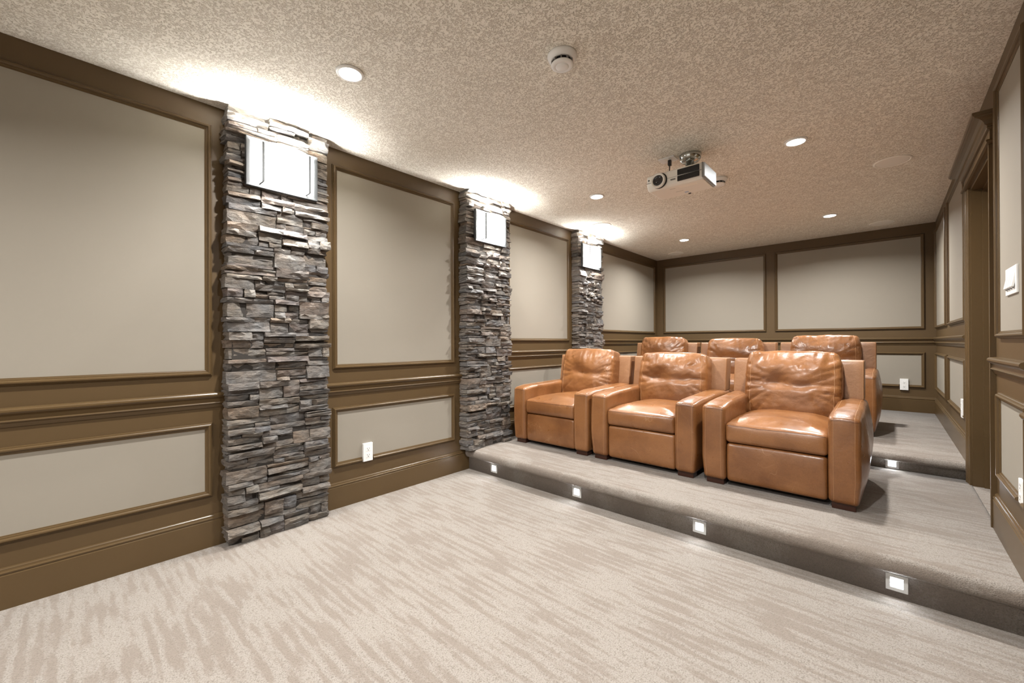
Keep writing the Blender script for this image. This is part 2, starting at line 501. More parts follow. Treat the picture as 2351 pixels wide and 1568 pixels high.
# ------------------------------------------------------------------ wall trim
BASE_PROF = [(0, 0), (0, 0.017), (0.150, 0.017), (0.153, 0.0125), (0.158, 0.0125), (0.160, 0.016), (0.165, 0.016), (0.168, 0.0115),
             (0.174, 0.0095), (0.178, 0.0095), (0.182, 0.0055), (0.186, 0.004), (0.186, 0)]
RAIL_PROF = [(0.815, 0), (0.815, 0.006), (0.824, 0.010), (0.834, 0.013), (0.838, 0.0205), (0.842, 0.0225), (0.846, 0.0205), (0.848, 0.0155),
             (0.862, 0.0145), (0.866, 0.0145), (0.869, 0.0175), (0.878, 0.030), (0.886, 0.0345), (0.894, 0.034), (0.900, 0.0295), (0.903, 0.022), (0.905, 0)]
def zones(side):
    if side == 'left': return [(YF, 0.67, 0.0), (1.235, 2.609, 0.0), (3.09, Y2, Z1), (4.94, L, Z2)]
    if side == 'right': return [(YF, Y1, 0.0), (Y1, 3.331, Z1), (Y2, L, Z2)]
    return [(0.0, W, Z2)]

def base_obj(name, wmap, side, label):
    o = link_bm(name, merge([sweep(wmap, a, b, BASE_PROF, z) for a, b, z in zones(side)]), M_TRIM)
    return tag(o, label, 'baseboard', kind='structure')
base_obj('baseboard_left', wl, 'left', 'tall brown baseboard along the left wall, broken by the pillars')
base_obj('baseboard_back', wb, 'back', 'tall brown baseboard along the back wall behind the rear row')
base_obj('baseboard_right', wr, 'right', 'tall brown baseboard along the right wall either side of the door')

def rails(wall, wmap, zs):
    for a, b, z in zs: link_bm('chair_rail', sweep(wmap, a, b, RAIL_PROF, z), M_TRIM, wall)
rails(wall_left, wl, [(YF, 0.67, 0.0), (1.235, 2.52, 0.0), (3.09, 4.365, Z1), (4.94, L, Z2)])
rails(wall_back, wb, [(0.0, W, Z2)])
rails(wall_right, wr, [(YF, 2.60, 0.0), (2.60, 3.331, Z1), (4.302, L, Z2)])

def panel(wall, wmap, s0, s1, z0, z1, gap=None):
    pb = plate_bm(wmap, s0 + 0.035, s1 - 0.035, z0 + 0.035, z1 - 0.035, -0.002, 0.0035)
    link_bm('panel', pb, M_BEIGE, wall)
    link_bm('panel_frame', frame_bm(wmap, s0, s1, z0, z1, gap), M_TRIM, wall)
TOP = 2.481
def panel_pair(wall, wmap, s0, s1, off, gap=None):
    panel(wall, wmap, s0, s1, off + 1.002, TOP)
    panel(wall, wmap, s0, s1, off + 0.293, off + 0.726, gap)
panel_pair(wall_left, wl, -1.30, 0.605, 0.0)
panel_pair(wall_left, wl, 1.318, 2.444, 0.0, (1.538, 1.629))
panel_pair(wall_left, wl, 3.165, 4.290, Z1)
panel_pair(wall_left, wl, 5.010, 6.860, Z2)
panel_pair(wall_back, wb, 0.114, 1.640, Z2)
panel_pair(wall_back, wb, 1.748, 3.285, Z2, (3.052, 3.144))
panel_pair(wall_right, wr, 5.720, 6.870, Z2)
panel_pair(wall_right, wr, 4.392, 5.530, Z2, (4.461, 4.553))
panel_pair(wall_right, wr, 2.610, 3.225, Z1, (2.693, 2.781))

# ------------------------------------------------------------------ doorway on the right wall
door = empty('door_1', (W, (DO0 + DO1) / 2, Z1), label='brown cased doorway with a crown header on the right wall', cat='door', kind='structure')
def dlink(name, bm, mat, smooth=False):
    bmesh.ops.translate(bm, verts=bm.verts, vec=(-W, -(DO0 + DO1) / 2, -Z1))
    return link_bm(name, bm, mat, door, smooth)
def casing_prof(y_in, y_out):
    s = 1 if y_out > y_in else -1; w = abs(y_out - y_in)
    pts = [(0, 0.0), (0, 0.010), (0.010, 0.014), (0.018, 0.0145), (0.022, 0.011), (0.046, 0.013), (0.050, 0.017), (0.060, 0.019), (0.066, 0.019), (0.070, 0.0225), (w, 0.0225), (w, 0)]
    return [(y_in + s * a, d) for a, d in pts]
for yi, yo, nm in ((DO0, 3.331, 'n'), (DO1, 4.302, 'f')):
    bm = bmesh.new(); pr = casing_prof(yi, yo)
    A = [bm.verts.new((W - d, y, Z1)) for y, d in pr]; B = [bm.verts.new((W - d, y, DTOP + 0.004)) for y, d in pr]
    for i in range(len(pr)):
        j = (i + 1) % len(pr); bm.faces.new((A[i], A[j], B[j], B[i]))
    bm.faces.new(A[::-1]); bm.faces.new(B)
    dlink('door_casing', bm, M_TRIM)
dlink('carpet_threshold', box_bm((W - 0.001, DO0, Z1 - 0.004), (W + T, DO1, Z1)), M_CARPET)
# jamb lining (two sides + head) and stops
dlink('door_jamb', box_bm((W, DO0, Z1), (W + T, DO0 + 0.018, DTOP)), M_TRIM)
dlink('door_jamb', box_bm((W, DO1 - 0.018, Z1), (W + T, DO1, DTOP)), M_TRIM)
dlink('door_head_jamb', box_bm((W, DO0 + 0.018, DTOP - 0.018), (W + T, DO1 - 0.018, DTOP)), M_TRIM)
dlink('door_stop', box_bm((W + 0.052, DO0 + 0.018, Z1), (W + 0.078, DO0 + 0.031, DTOP - 0.018)), M_TRIM)
dlink('door_stop', box_bm((W + 0.052, DO1 - 0.031, Z1), (W + 0.078, DO1 - 0.018, DTOP - 0.018)), M_TRIM)
dlink('door_stop', box_bm((W + 0.052, DO0 + 0.018, DTOP - 0.031), (W + 0.078, DO1 - 0.018, DTOP - 0.018)), M_TRIM)
dlink('door_leaf', box_bm((W + 0.080, DO0 + 0.020, Z1 + 0.008), (W + 0.118, DO1 - 0.020, DTOP - 0.020)), M_TRIM)
dlink('strike_plate', box_bm((W + 0.085, DO1 - 0.0195, 1.10), (W + 0.100, DO1 - 0.0175, 1.16)), M_DARK)
def header(name, prof, y0, y1, proj_ret=True):
    """prof = [(z, d)]; the ends return to the wall mitred"""
    bm = bmesh.new(); rows = []
    for z, d in prof:
        rows.append([bm.verts.new((W, y0 - d, z)), bm.verts.new((W - d, y0 - d, z)), bm.verts.new((W - d, y1 + d, z)), bm.verts.new((W, y1 + d, z))])
    for a, b in zip(rows, rows[1:]):
        for i in range(3): bm.faces.new((a[i], a[i + 1], b[i + 1], b[i]))
    bm.faces.new(rows[0]); bm.faces.new(rows[-1])
    return dlink(name, bm, M_TRIM)
header('door_header_bead', [(2.236, 0.022), (2.238, 0.032), (2.246, 0.036), (2.254, 0.032), (2.257, 0.022)], 3.331, 4.302)
header('door_frieze', [(2.256, 0.020), (2.325, 0.020)], 3.336, 4.297)
header('door_crown', [(2.310, 0.021), (2.312, 0.030), (2.318, 0.033), (2.323, 0.030), (2.328, 0.031), (2.333, 0.040), (2.343, 0.043), (2.352, 0.049), (2.360, 0.060),
                      (2.365, 0.073), (2.367, 0.080), (2.372, 0.081), (2.374, 0.088), (2.390, 0.090), (2.392, 0.086)], 3.331, 4.302)

# ------------------------------------------------------------------ stone pillars
def stone_mesh(rng, dx, dy, dz, side):
    """one ledge stone, x out of the wall (front at x=dx), rough split face"""
    ny = max(2, min(6, int(dy / 0.035) + 1)); nz = 2 if dz < 0.045 else 3; nx = 2
    bm = bmesh.new(); vd = {}
    sd = rng.random() * 100
    tilt = rng.uniform(-0.010, 0.010); tiltz = rng.uniform(-0.007, 0.009)
    def vt(i, j, k):
        if (i, j, k) in vd: return vd[(i, j, k)]
        x = dx * i / nx; y = dy * (j / ny - 0.5); z = dz * (k / nz - 0.5)
        ej = j in (0, ny); ek = k in (0, nz)
        if i > 0: 
            if ej: y += rng.uniform(-0.001, 0.003) * (-1 if j else 1) 
            else: y += rng.uniform(-0.25, 0.25) * dy / ny
            if ek: z += (-1 if k else 1) * rng.uniform(0.0, 0.0016) + 0.0018 * noise.noise(Vector((y * 18 + sd, k, 0)))
            else: z += rng.uniform(-0.22, 0.22) * dz / nz
        if i == nx:
            x += 0.012 * noise.noise(Vector((y * 13 + sd, z * 30, 1.7))) + rng.uniform(-0.004, 0.004)
            x += tilt * (j / ny - 0.5) * 2 + tiltz * (k / nz - 0.5) * 2
            if ej: x -= rng.uniform(0.001, 0.007)
            if ek: x -= rng.uniform(-0.001, 0.005)
        if side and ej and (j == 0) == (side < 0) and i < nx:
            y += rng.uniform(-0.008, 0.006)
        vd[(i, j, k)] = bm.verts.new((x, y, z)); return vd[(i, j, k)]
    for j in range(ny):
        for k in range(nz): bm.faces.new((vt(nx, j, k), vt(nx, j + 1, k), vt(nx, j + 1, k + 1), vt(nx, j, k + 1)))
    for i in range(nx):
        for j in range(ny):
            for k in (0, nz): bm.faces.new((vt(i, j, k), vt(i + 1, j, k), vt(i + 1, j + 1, k), vt(i, j + 1, k)))
        for k in range(nz):
            for j in (0, ny): bm.faces.new((vt(i, j, k), vt(i + 1, j, k), vt(i + 1, j, k + 1), vt(i, j, k + 1)))
    bmesh.ops.triangulate(bm, faces=[f for f in bm.faces if len(f.verts) == 4 and all(v.co.x > dx * 0.75 for v in f.verts)])
    return bm

def split(rng, a, b, mn, mx):
    out = [a]
    while b - out[-1] > mx:
        nx_ = out[-1] + rng.uniform(mn, mx)
        if b - nx_ < mn: nx_ = b - mn if b - mn - out[-1] > mn * .6 else None
        if nx_ is None: break
        out.append(nx_)
    out.append(b); return out

SC_Z0, SC_Z1 = 2.135, 2.440
def pillar(y0, y1, zb, seed, label, bands):
    rng = random.Random(seed)
    yc = (y0 + y1) / 2
    root = empty('stone_pillar', (0, yc, zb), label=label, cat='pillar', group='stone veneer pillars on the left wall', kind='thing')
    link_bm('mortar_core', box_bm((0.001, y0 - yc + 0.022, 0.001), (0.088, y1 - yc - 0.022, H - zb - 0.001)), M_MORTAR, root)
    count = 0
    zs = [zb]
    while zs[-1] < H - 0.03:
        h = rng.uniform(0.086, 0.124)
        if H - (zs[-1] + h) < 0.07: h = H - zs[-1]
        zs.append(min(H, zs[-1] + h))
    for za, zc in zip(zs, zs[1:]):
        ys = split(rng, y0, y1, 0.13, 0.26)
        for bi, (ya, yb) in enumerate(zip(ys, ys[1:])):
            hh = zc - za
            nrow = rng.choice([2, 2, 3, 3, 4, 4]) if hh > 0.07 else rng.choice([1, 2])
            cuts = sorted(rng.uniform(0.25, 0.75) if nrow == 2 else (q + 1) / nrow + rng.uniform(-0.07, 0.07) for q in range(nrow - 1))
            rz = [za] + [za + hh * c for c in cuts] + [zc]
            for ra, rb in zip(rz, rz[1:]):
                parts = [ya, yb]
                if rng.random() < 0.33 and yb - ya > 0.1: parts = [ya, ya + (yb - ya) * rng.uniform(0.3, 0.7), yb]
                for pa, pb in zip(parts, parts[1:]):
                    first = pa <= y0 + 1e-6; last = pb >= y1 - 1e-6
                    a_ = pa - (rng.uniform(-0.006, 0.016) if first else 0); b_ = pb + (rng.uniform(-0.006, 0.016) if last else 0)
                    dpt = rng.uniform(0.090, 0.130) + (0.012 if rng.random() < 0.15 else 0)
                    ym, zm = (a_ + b_) / 2, (ra + rb) / 2
                    if SC_Z0 - 0.02 < zm < SC_Z1 + 0.02 and abs(ym - yc) < 0.25: dpt = min(dpt, 0.112)
                    gap = 0.0016
                    x0 = 0.004 if (first or last) else 0.055
                    sm = stone_mesh(rng, dpt - x0, (b_ - a_) - gap, (rb - ra) - gap, -1 if first else (1 if last else 0))
                    o = link_bm('stone', sm, M_STONE, root)
                    o.location = (x0, ym - yc, zm - zb)
                    o.rotation_euler = (rng.uniform(-0.018, 0.018), rng.uniform(-0.03, 0.03), rng.uniform(-0.015, 0.015))
                    count += 1
    return root, count

P = [(0.662, 1.243, 0.0, 11, 'stacked grey ledge stone pillar, tallest and nearest, standing on the lower floor'),
     (2.512, 3.095, Z1, 23, 'stacked ledge stone pillar where the first step meets the left wall'),
     (4.362, 4.945, Z2, 37, 'farthest stacked ledge stone pillar, half hidden behind the front left recliner')]
for a in P:
    _, n_ = pillar(*a, bands=None)
    pass

# ------------------------------------------------------------------ wall sconces
def sconce(yc, label):
    X0 = 0.133
    root = empty('wall_sconce', (X0, yc, 2.285), label=label, cat='wall light', group='glass sconces on the stone pillars')
    link_bm('back_plate', box_bm((-0.02, -0.208, -0.146), (0.008, 0.208, 0.148), 0.002), M_SATIN, root)
    # bowed glass diffuser, open at top and bottom
    K = 20; hw, dp, z0, z1, th = 0.178, 0.085, -0.118, 0.118, 0.004
    bm = bmesh.new(); rows = []
    for i in range(K + 1):
        u = -1 + 2 * i / K
        y = hw * u; x = 0.016 + dp * (1 - abs(u) ** 2.2)
        rows.append([bm.verts.new((x, y, z0)), bm.verts.new((x, y, z1)), bm.verts.new((x - th, y * 0.985, z1)), bm.verts.new((x - th, y * 0.985, z0))])
    for a, b in zip(rows, rows[1:]):
        for k in range(4): bm.faces.new((a[k], a[(k + 1) % 4], b[(k + 1) % 4], b[k]))
    bm.faces.new(rows[0]); bm.faces.new(rows[-1][::-1])
    link_bm('glass_diffuser', bm, M_SCONCE, root, smooth=True)
    for s in (-1, 1):
        y = s * 0.134
        xf = 0.016 + dp * (1 - (0.134 / hw) ** 2.2) + 0.008
        link_bm('upright_bar', box_bm((xf, y - 0.006, -0.124), (xf + 0.008, y + 0.006, 0.112), 0.0012), M_SATIN, root)
        link_bm('bracket', box_bm((0.008, y - 0.004, -0.127), (xf + 0.006, y + 0.004, -0.1235)), M_SATIN, root)
        for bz, k in ((0.072, 0.80), (-0.062, 0.20)):
            l = bpy.data.lights.new('sconce_bulb', 'POINT'); l.energy = SCONCE_W * k; l.color = SCONCE_COL; l.shadow_soft_size = 0.022
            lo = bpy.data.objects.new('sconce_bulb', l); C.objects.link(lo); lo.parent = root; lo.location = (0.050, s * 0.075, bz)
    return root
sconce(0.953, 'lit glass sconce high on the nearest stone pillar')
sconce(2.800, 'lit glass sconce high on the middle stone pillar')
sconce(4.612, 'lit glass sconce high on the farthest stone pillar')

# ------------------------------------------------------------------ ceiling fittings
labels = ['round ceiling downlight nearest the closest stone pillar', 'round ceiling downlight above the camera side of the right wall',
          'round ceiling downlight between the middle stone pillar and the projector', 'round ceiling downlight between the projector and the doorway crown',
          'round ceiling downlight over the rear left recliner near the back corner', 'round ceiling downlight over the rear right recliner near the back wall',
          'round ceiling downlight behind the camera by the left wall', 'round ceiling downlight behind the camera by the right wall']
for (x, y), lb in zip(DOWNS, labels):
    root = empty('ceiling_downlight', (x, y, H), label=lb, cat='ceiling light', group='recessed ceiling downlights')
    link_bm('trim_ring', lathe_bm([(0.054, -0.002), (0.055, -0.009), (0.060, -0.010), (0.068, -0.006), (0.070, 0.0), (0.054, 0.0)]), M_WHITE, root, True)
    link_bm('lit_lens', lathe_bm([(0.0, -0.0085), (0.054, -0.0085), (0.055, -0.003), (0.0, -0.003)]), M_LENSLIT, root)
    lp = downlight_lamp(x, y); lp.parent = root; lp.location = (0, 0, -0.0115)

SPK = [((2.985, 4.40), 'round flush ceiling speaker nearest the doorway crown'), ((2.905, 6.60), 'round flush ceiling speaker close to the back right corner'),
       ((0.405, 4.40), 'round flush ceiling speaker washed out by the farthest sconce'), ((0.47, 6.60), 'round flush ceiling speaker close to the back left corner')]
for (x, y), lb in SPK:
    root = empty('ceiling_speaker', (x, y, H), label=lb, cat='speaker', group='flush ceiling speakers')
    link_bm('rim', lathe_bm([(0.100, -0.003), (0.101, -0.0065), (0.108, -0.0065), (0.117, -0.003), (0.118, 0.0), (0.100, 0)]), M_SPKRING, root, True)
    link_bm('grille', lathe_bm([(0.0, -0.0055), (0.090, -0.0052), (0.1005, -0.0040), (0.1005, 0), (0, 0)]), M_GRILLE, root, True)

def smoke_detector(x, y, label):
    sm = empty('smoke_detector', (x, y, H), label=label, cat='smoke detector')
    link_bm('base', lathe_bm([(0, 0), (0.072, 0), (0.073, -0.006), (0.070, -0.014), (0.062, -0.026), (0.058, -0.0285), (0.046, -0.0285), (0.044, -0.024), (0, -0.024)], 64), M_WHITE, sm, True)
    link_bm('sensor_chamber', lathe_bm([(0, -0.024), (0.041, -0.024), (0.041, -0.044), (0, -0.044)]), M_DARK, sm)
    for k in range(10):
        a = 2 * PI * k / 10 + 0.2
        bm = box_bm((0.040, -0.0022, -0.044), (0.054, 0.0022, -0.026))
        bmesh.ops.rotate(bm, verts=bm.verts, cent=(0, 0, 0), matrix=Matrix.Rotation(a, 3, 'Z'))
        link_bm('rib', bm, M_GREY, sm)
    link_bm('cover', lathe_bm([(0, -0.043), (0.052, -0.043), (0.055, -0.046), (0.054, -0.050), (0.048, -0.0545), (0.036, -0.056), (0.034, -0.0545), (0.032, -0.0545), (0.030, -0.058), (0.027, -0.0605), (0, -0.062)], 64), M_WHITE, sm, True)
smoke_detector(1.775, 1.665, 'white round smoke detector on the open ceiling, nearer than the projector')
smoke_detector(1.872, 3.845, 'white round smoke detector half hidden behind the right side of the projector')

# ------------------------------------------------------------------ projector
pj = empty('ceiling_projector', (1.822, 3.10, 2.385), label='white ceiling mounted video projector with a round lens and black grilles', cat='projector')
PX0, PX1, PY0, PY1, PZ0, PZ1 = -0.208, 0.208, -0.140, 0.140, -0.062, 0.045
def pbody(p, t):
    # curved front: the lower front edge sweeps back
    if p.y < 0:
        f = max(0.0, -t.z)
        p.y += 0.030 * f * f * (-t.y)
        p.y += 0.010 * abs(t.x) ** 4 * (-t.y)
    return p
bm, *_ = rbox((0.398, 0.270, 0.107), 0.012, (12, 8, 6), pbody, (-0.006, 0, -0.0085))
link_bm('body', bm, M_WHITE_W, pj, True)
link_bm('end_trim', box_bm((0.190, -0.128, -0.061), (0.199, 0.134, 0.043), 0.002), M_GREY, pj)
link_bm('side_panel', box_bm((0.198, -0.124, -0.055), (0.209, 0.133, 0.040), 0.003), M_PANELW, pj)
link_bm('bottom_cover', box_bm((-0.190, -0.096, -0.0640), (0.188, 0.128, -0.0605), 0.001), M_WHITE_W, pj)
link_bm('body_seam', box_bm((-0.203, -0.1360, -0.0115), (0.190, -0.128, -0.0100)), M_GREY, pj)
lx, lz = -0.108, -0.012
link_bm('lens_side_shadow', lathe_bm([(0.056, 0.131), (0.056, 0.1370), (0.046, 0.1375), (0.046, 0.131)], axis='Y', origin=(lx + 0.006, 0, lz)), M_DARK, pj, True)  # dark ring set off to the right, stands in for the barrel's shadow
link_bm('lens_barrel', lathe_bm([(0.052, 0.128), (0.053, 0.155), (0.050, 0.159), (0.041, 0.157), (0.036, 0.150), (0.0, 0.150)], axis='Y', origin=(lx, 0, lz)), M_WHITE_W, pj, True)
link_bm('lens', lathe_bm([(0.038, 0.1495), (0.038, 0.153), (0.028, 0.154), (0.026, 0.151), (0.018, 0.153), (0.0, 0.1565)], axis='Y', origin=(lx, 0, lz)), M_GLASSLENS, pj, True)
for z0, z1 in ((-0.0085, 0.034), (-0.050, -0.0125)):
    g = link_bm('vent_grille', box_bm((0.026, -0.1375, z0), (0.176, -0.128, z1), 0.004), M_DARK, pj)
    for k in range(5):
        zz = z0 + (z1 - z0) * (k + 0.5) / 5
        link_bm('louver', box_bm((0.030, -0.1392, zz - 0.0012), (0.172, -0.1370, zz + 0.0012)), M_GLASSLENS, g)
link_bm('sensor_window', lathe_bm([(0.0, 0.1295), (0.006, 0.1295), (0.006, 0.1275), (0, 0.1275)], 20, 'Y', origin=(-0.186, 0, 0.012)), M_DARK, pj)
link_bm('badge', box_bm((-0.022, -0.1365, -0.031), (0.012, -0.130, -0.022)), M_INK, pj)
link_bm('label_plate', box_bm((0.01, -0.07, -0.0646), (0.13, -0.03, -0.0638)), M_SPKRING, pj)
link_bm('sticker', box_bm((0.002, 0.070, -0.0646), (0.030, 0.092, -0.0638)), M_BLUE, pj)
link_bm('printed_line', box_bm((-0.045, 0.030, -0.0646), (0.010, 0.033, -0.0638)), M_INK, pj)
link_bm('printed_line', box_bm((-0.060, -0.052, -0.0646), (-0.020, -0.049, -0.0638)), M_INK, pj)
link_bm('rear_foot', box_bm((0.016, 0.118, -0.070), (0.034, 0.126, -0.062)), M_DARK, pj)
# mount: ceiling dish, ball, clamp arms
mtb = H - 2.385
dish = link_bm('mount_dish', lathe_bm([(0, mtb), (0.078, mtb), (0.080, mtb - 0.008), (0.074, mtb - 0.034), (0.056, mtb - 0.052), (0, mtb - 0.058)], 40, origin=(0.035, 0.105, 0)), M_CHROME, pj, True)
link_bm('mount_post', lathe_bm([(0.0, mtb - 0.045), (0.030, mtb - 0.05), (0.034, 0.11), (0.062, 0.098), (0.066, 0.066), (0.0, 0.058)], 28, origin=(0.035, 0.095, 0)), M_CHROME, pj, True)
bm = tube_bm([(0.035, 0.09, 0.085), (-0.06, -0.05, 0.052), (-0.10, -0.08, 0.046)], 0.008)
tube_bm([(0.035, 0.09, 0.085), (0.11, -0.06, 0.052), (0.13, -0.09, 0.046)], 0.008, bm=bm)
tube_bm([(0.035, 0.09, 0.085), (-0.05, 0.10, 0.056), (-0.08, 0.11, 0.046)], 0.008, bm=bm)
link_bm('mount_arm', bm, M_CHROME, pj, True)
link_bm('mount_plate', box_bm((-0.085, -0.055, 0.046), (0.055, 0.12, 0.054), 0.001), M_WHITE, pj)

# ceiling outlet behind the mount with the black plug hanging from it
co = empty('ceiling_outlet', (1.705, 3.165, H), label='white ceiling outlet plate beside the projector mount', cat='outlet')
link_bm('cover_plate', box_bm((-0.060, -0.050, -0.007), (0.060, 0.050, 0.0), 0.002), M_WHITE, co)
link_bm('receptacle', box_bm((-0.018, -0.032, -0.009), (0.018, 0.032, -0.006), 0.001), M_WHITE_W, co)
pc = empty('power_cord', (1.715, 3.17, H), label='short black power plug and cord hanging from the ceiling outlet to the projector', cat='cord')
link_bm('plug', box_bm((-0.011, -0.013, -0.050), (0.011, 0.013, -0.008), 0.003), M_DARK, pc)
link_bm('cable', tube_bm([(0, 0, -0.045), (0.0, -0.004, -0.09), (-0.004, -0.010, -0.13), (-0.002, -0.012, -0.167)], 0.004), M_DARK, pc, True)

# ------------------------------------------------------------------ step lights
def step_light(x, y, z, label):
    root = empty('step_light', (x, y, z), label=label, cat='step light', group='square step lights in the carpeted risers')
    K = bmesh.new()
    o_, i_ = 0.038, 0.0225
    f0 = [K.verts.new((sx * o_, -0.006, sz * o_)) for sx, sz in ((-1, -1), (1, -1), (1, 1), (-1, 1))]
    f1 = [K.verts.new((sx * i_, -0.006, sz * i_)) for sx, sz in ((-1, -1), (1, -1), (1, 1), (-1, 1))]
    f2 = [K.verts.new((sx * i_, -0.001, sz * i_)) for sx, sz in ((-1, -1), (1, -1), (1, 1), (-1, 1))]
    f3 = [K.verts.new((sx * o_, 0.006, sz * o_)) for sx, sz in ((-1, -1), (1, -1), (1, 1), (-1, 1))]
    for i in range(4):
        j = (i + 1) % 4
        K.faces.new((f0[i], f0[j], f1[j], f1[i])); K.faces.new((f1[i], f1[j], f2[j], f2[i])); K.faces.new((f3[i], f3[j], f0[j], f0[i]))
    link_bm('face_plate', K, M_STEEL, root)
    link_bm('lit_window', box_bm((-0.0225, -0.0035, -0.0225), (0.0225, 0.002, 0.0225)), M_STEPLIT, root)
    l = bpy.data.lights.new('step_lamp', 'AREA'); l.size = 0.044; l.energy = STEP_W; l.color = (0.85, 0.92, 1.0)
    lo = bpy.data.objects.new('step_lamp', l); C.objects.link(lo); lo.parent = root; lo.location = (0, -0.0045, 0); lo.rotation_euler = (PI / 2, 0, 0)
for x, lb in ((0.354, 'square lit step light in the lower riser beside the middle stone pillar'), (1.227, 'square lit step light in the lower riser, second from the stone pillar'),
              (2.105, 'square lit step light in the lower riser below the gap before the right recliner'), (2.977, 'largest square lit step light, in the lower riser nearest the right wall')):
    step_light(x, Y1, 0.072, lb)
step_light(2.972, Y2, 0.2435, 'square lit step light in the upper riser beside the front right recliner')

# ------------------------------------------------------------------ outlets and switches
def outlet(wmap, s, z, label, hz=0.068, th=0.0225):
    px = Vector(wmap(s, z, 0.0)); root = empty('wall_outlet', px, label=label, cat='outlet', group='white wall outlets')
    def loc(ds, dz, d): 
        q = Vector(wmap(s + ds, z + dz, d)) - px; return q
    def pl(name, s0, s1, z0, z1, d0, d1, mat, par, bev=0.0):
        a, b = loc(s0, z0, d0), loc(s1, z1, d1)
        return link_bm(name, box_bm(tuple(map(min, a, b)), tuple(map(max, a, b)), bev), mat, par)
    pl('cover_plate', -0.038, 0.038, -hz, hz, 0.0, th, M_WHITE, root, 0.002)
    for dz in (-0.024, 0.024):
        f = pl('socket', -0.017, 0.017, dz - 0.017, dz + 0.017, th - 0.002, th + 0.0013, M_WHITE, root, 0.001)
        pl('slot', -0.009, -0.0065, dz, dz + 0.009, th, th + 0.0017, M_DARK, f)
        pl('slot', 0.0065, 0.009, dz, dz + 0.009, th, th + 0.0017, M_DARK, f)
        pl('ground_hole', -0.003, 0.003, dz - 0.011, dz - 0.005, th, th + 0.0017, M_DARK, f)
outlet(wl, 1.582, 0.361, 'white double outlet between the near and middle stone pillars')
outlet(wb, 3.098, 0.660, 'white double outlet on the back wall near the right corner')
outlet(wr, 4.507, 0.690, 'white outlet seen edge on, low in the panel just beyond the doorway')
outlet(wr, 2.737, 0.550, 'white outlet below the light switches on the near right wall panel', 0.052, 0.012)

swy, swz = 2.905, 1.462
sw = empty('light_switch', (W, swy, swz), label='white four gang light switch plate on the right wall panel', cat='light switch')
link_bm('cover_plate', box_bm((-0.0105, -0.112, -0.062), (-0.003, 0.112, 0.062), 0.002), M_WHITE, sw)
for k in range(4):
    y = -0.069 + 0.046 * k
    bm = box_bm((-0.004, -0.0165, -0.033), (0.004, 0.0165, 0.033), 0.0015)
    bmesh.ops.rotate(bm, verts=bm.verts, cent=(0, 0, 0), matrix=Matrix.Rotation(0.16, 3, 'Y'))
    bmesh.ops.translate(bm, verts=bm.verts, vec=(-0.012, y, 0.0))
    p_ = link_bm('rocker', bm, M_WHITE, sw)
    link_bm('dimmer_tab', box_bm((-0.0165, y - 0.004, -0.040), (-0.0105, y + 0.004, -0.034)), M_GREY, sw)

# ------------------------------------------------------------------ leather recliners
def nz(x, y, z): return noise.noise(Vector((x, y, z)))
def sstep(a, b, x):
    t = max(0.0, min(1.0, (x - a) / (b - a))); return t * t * (3 - 2 * t)

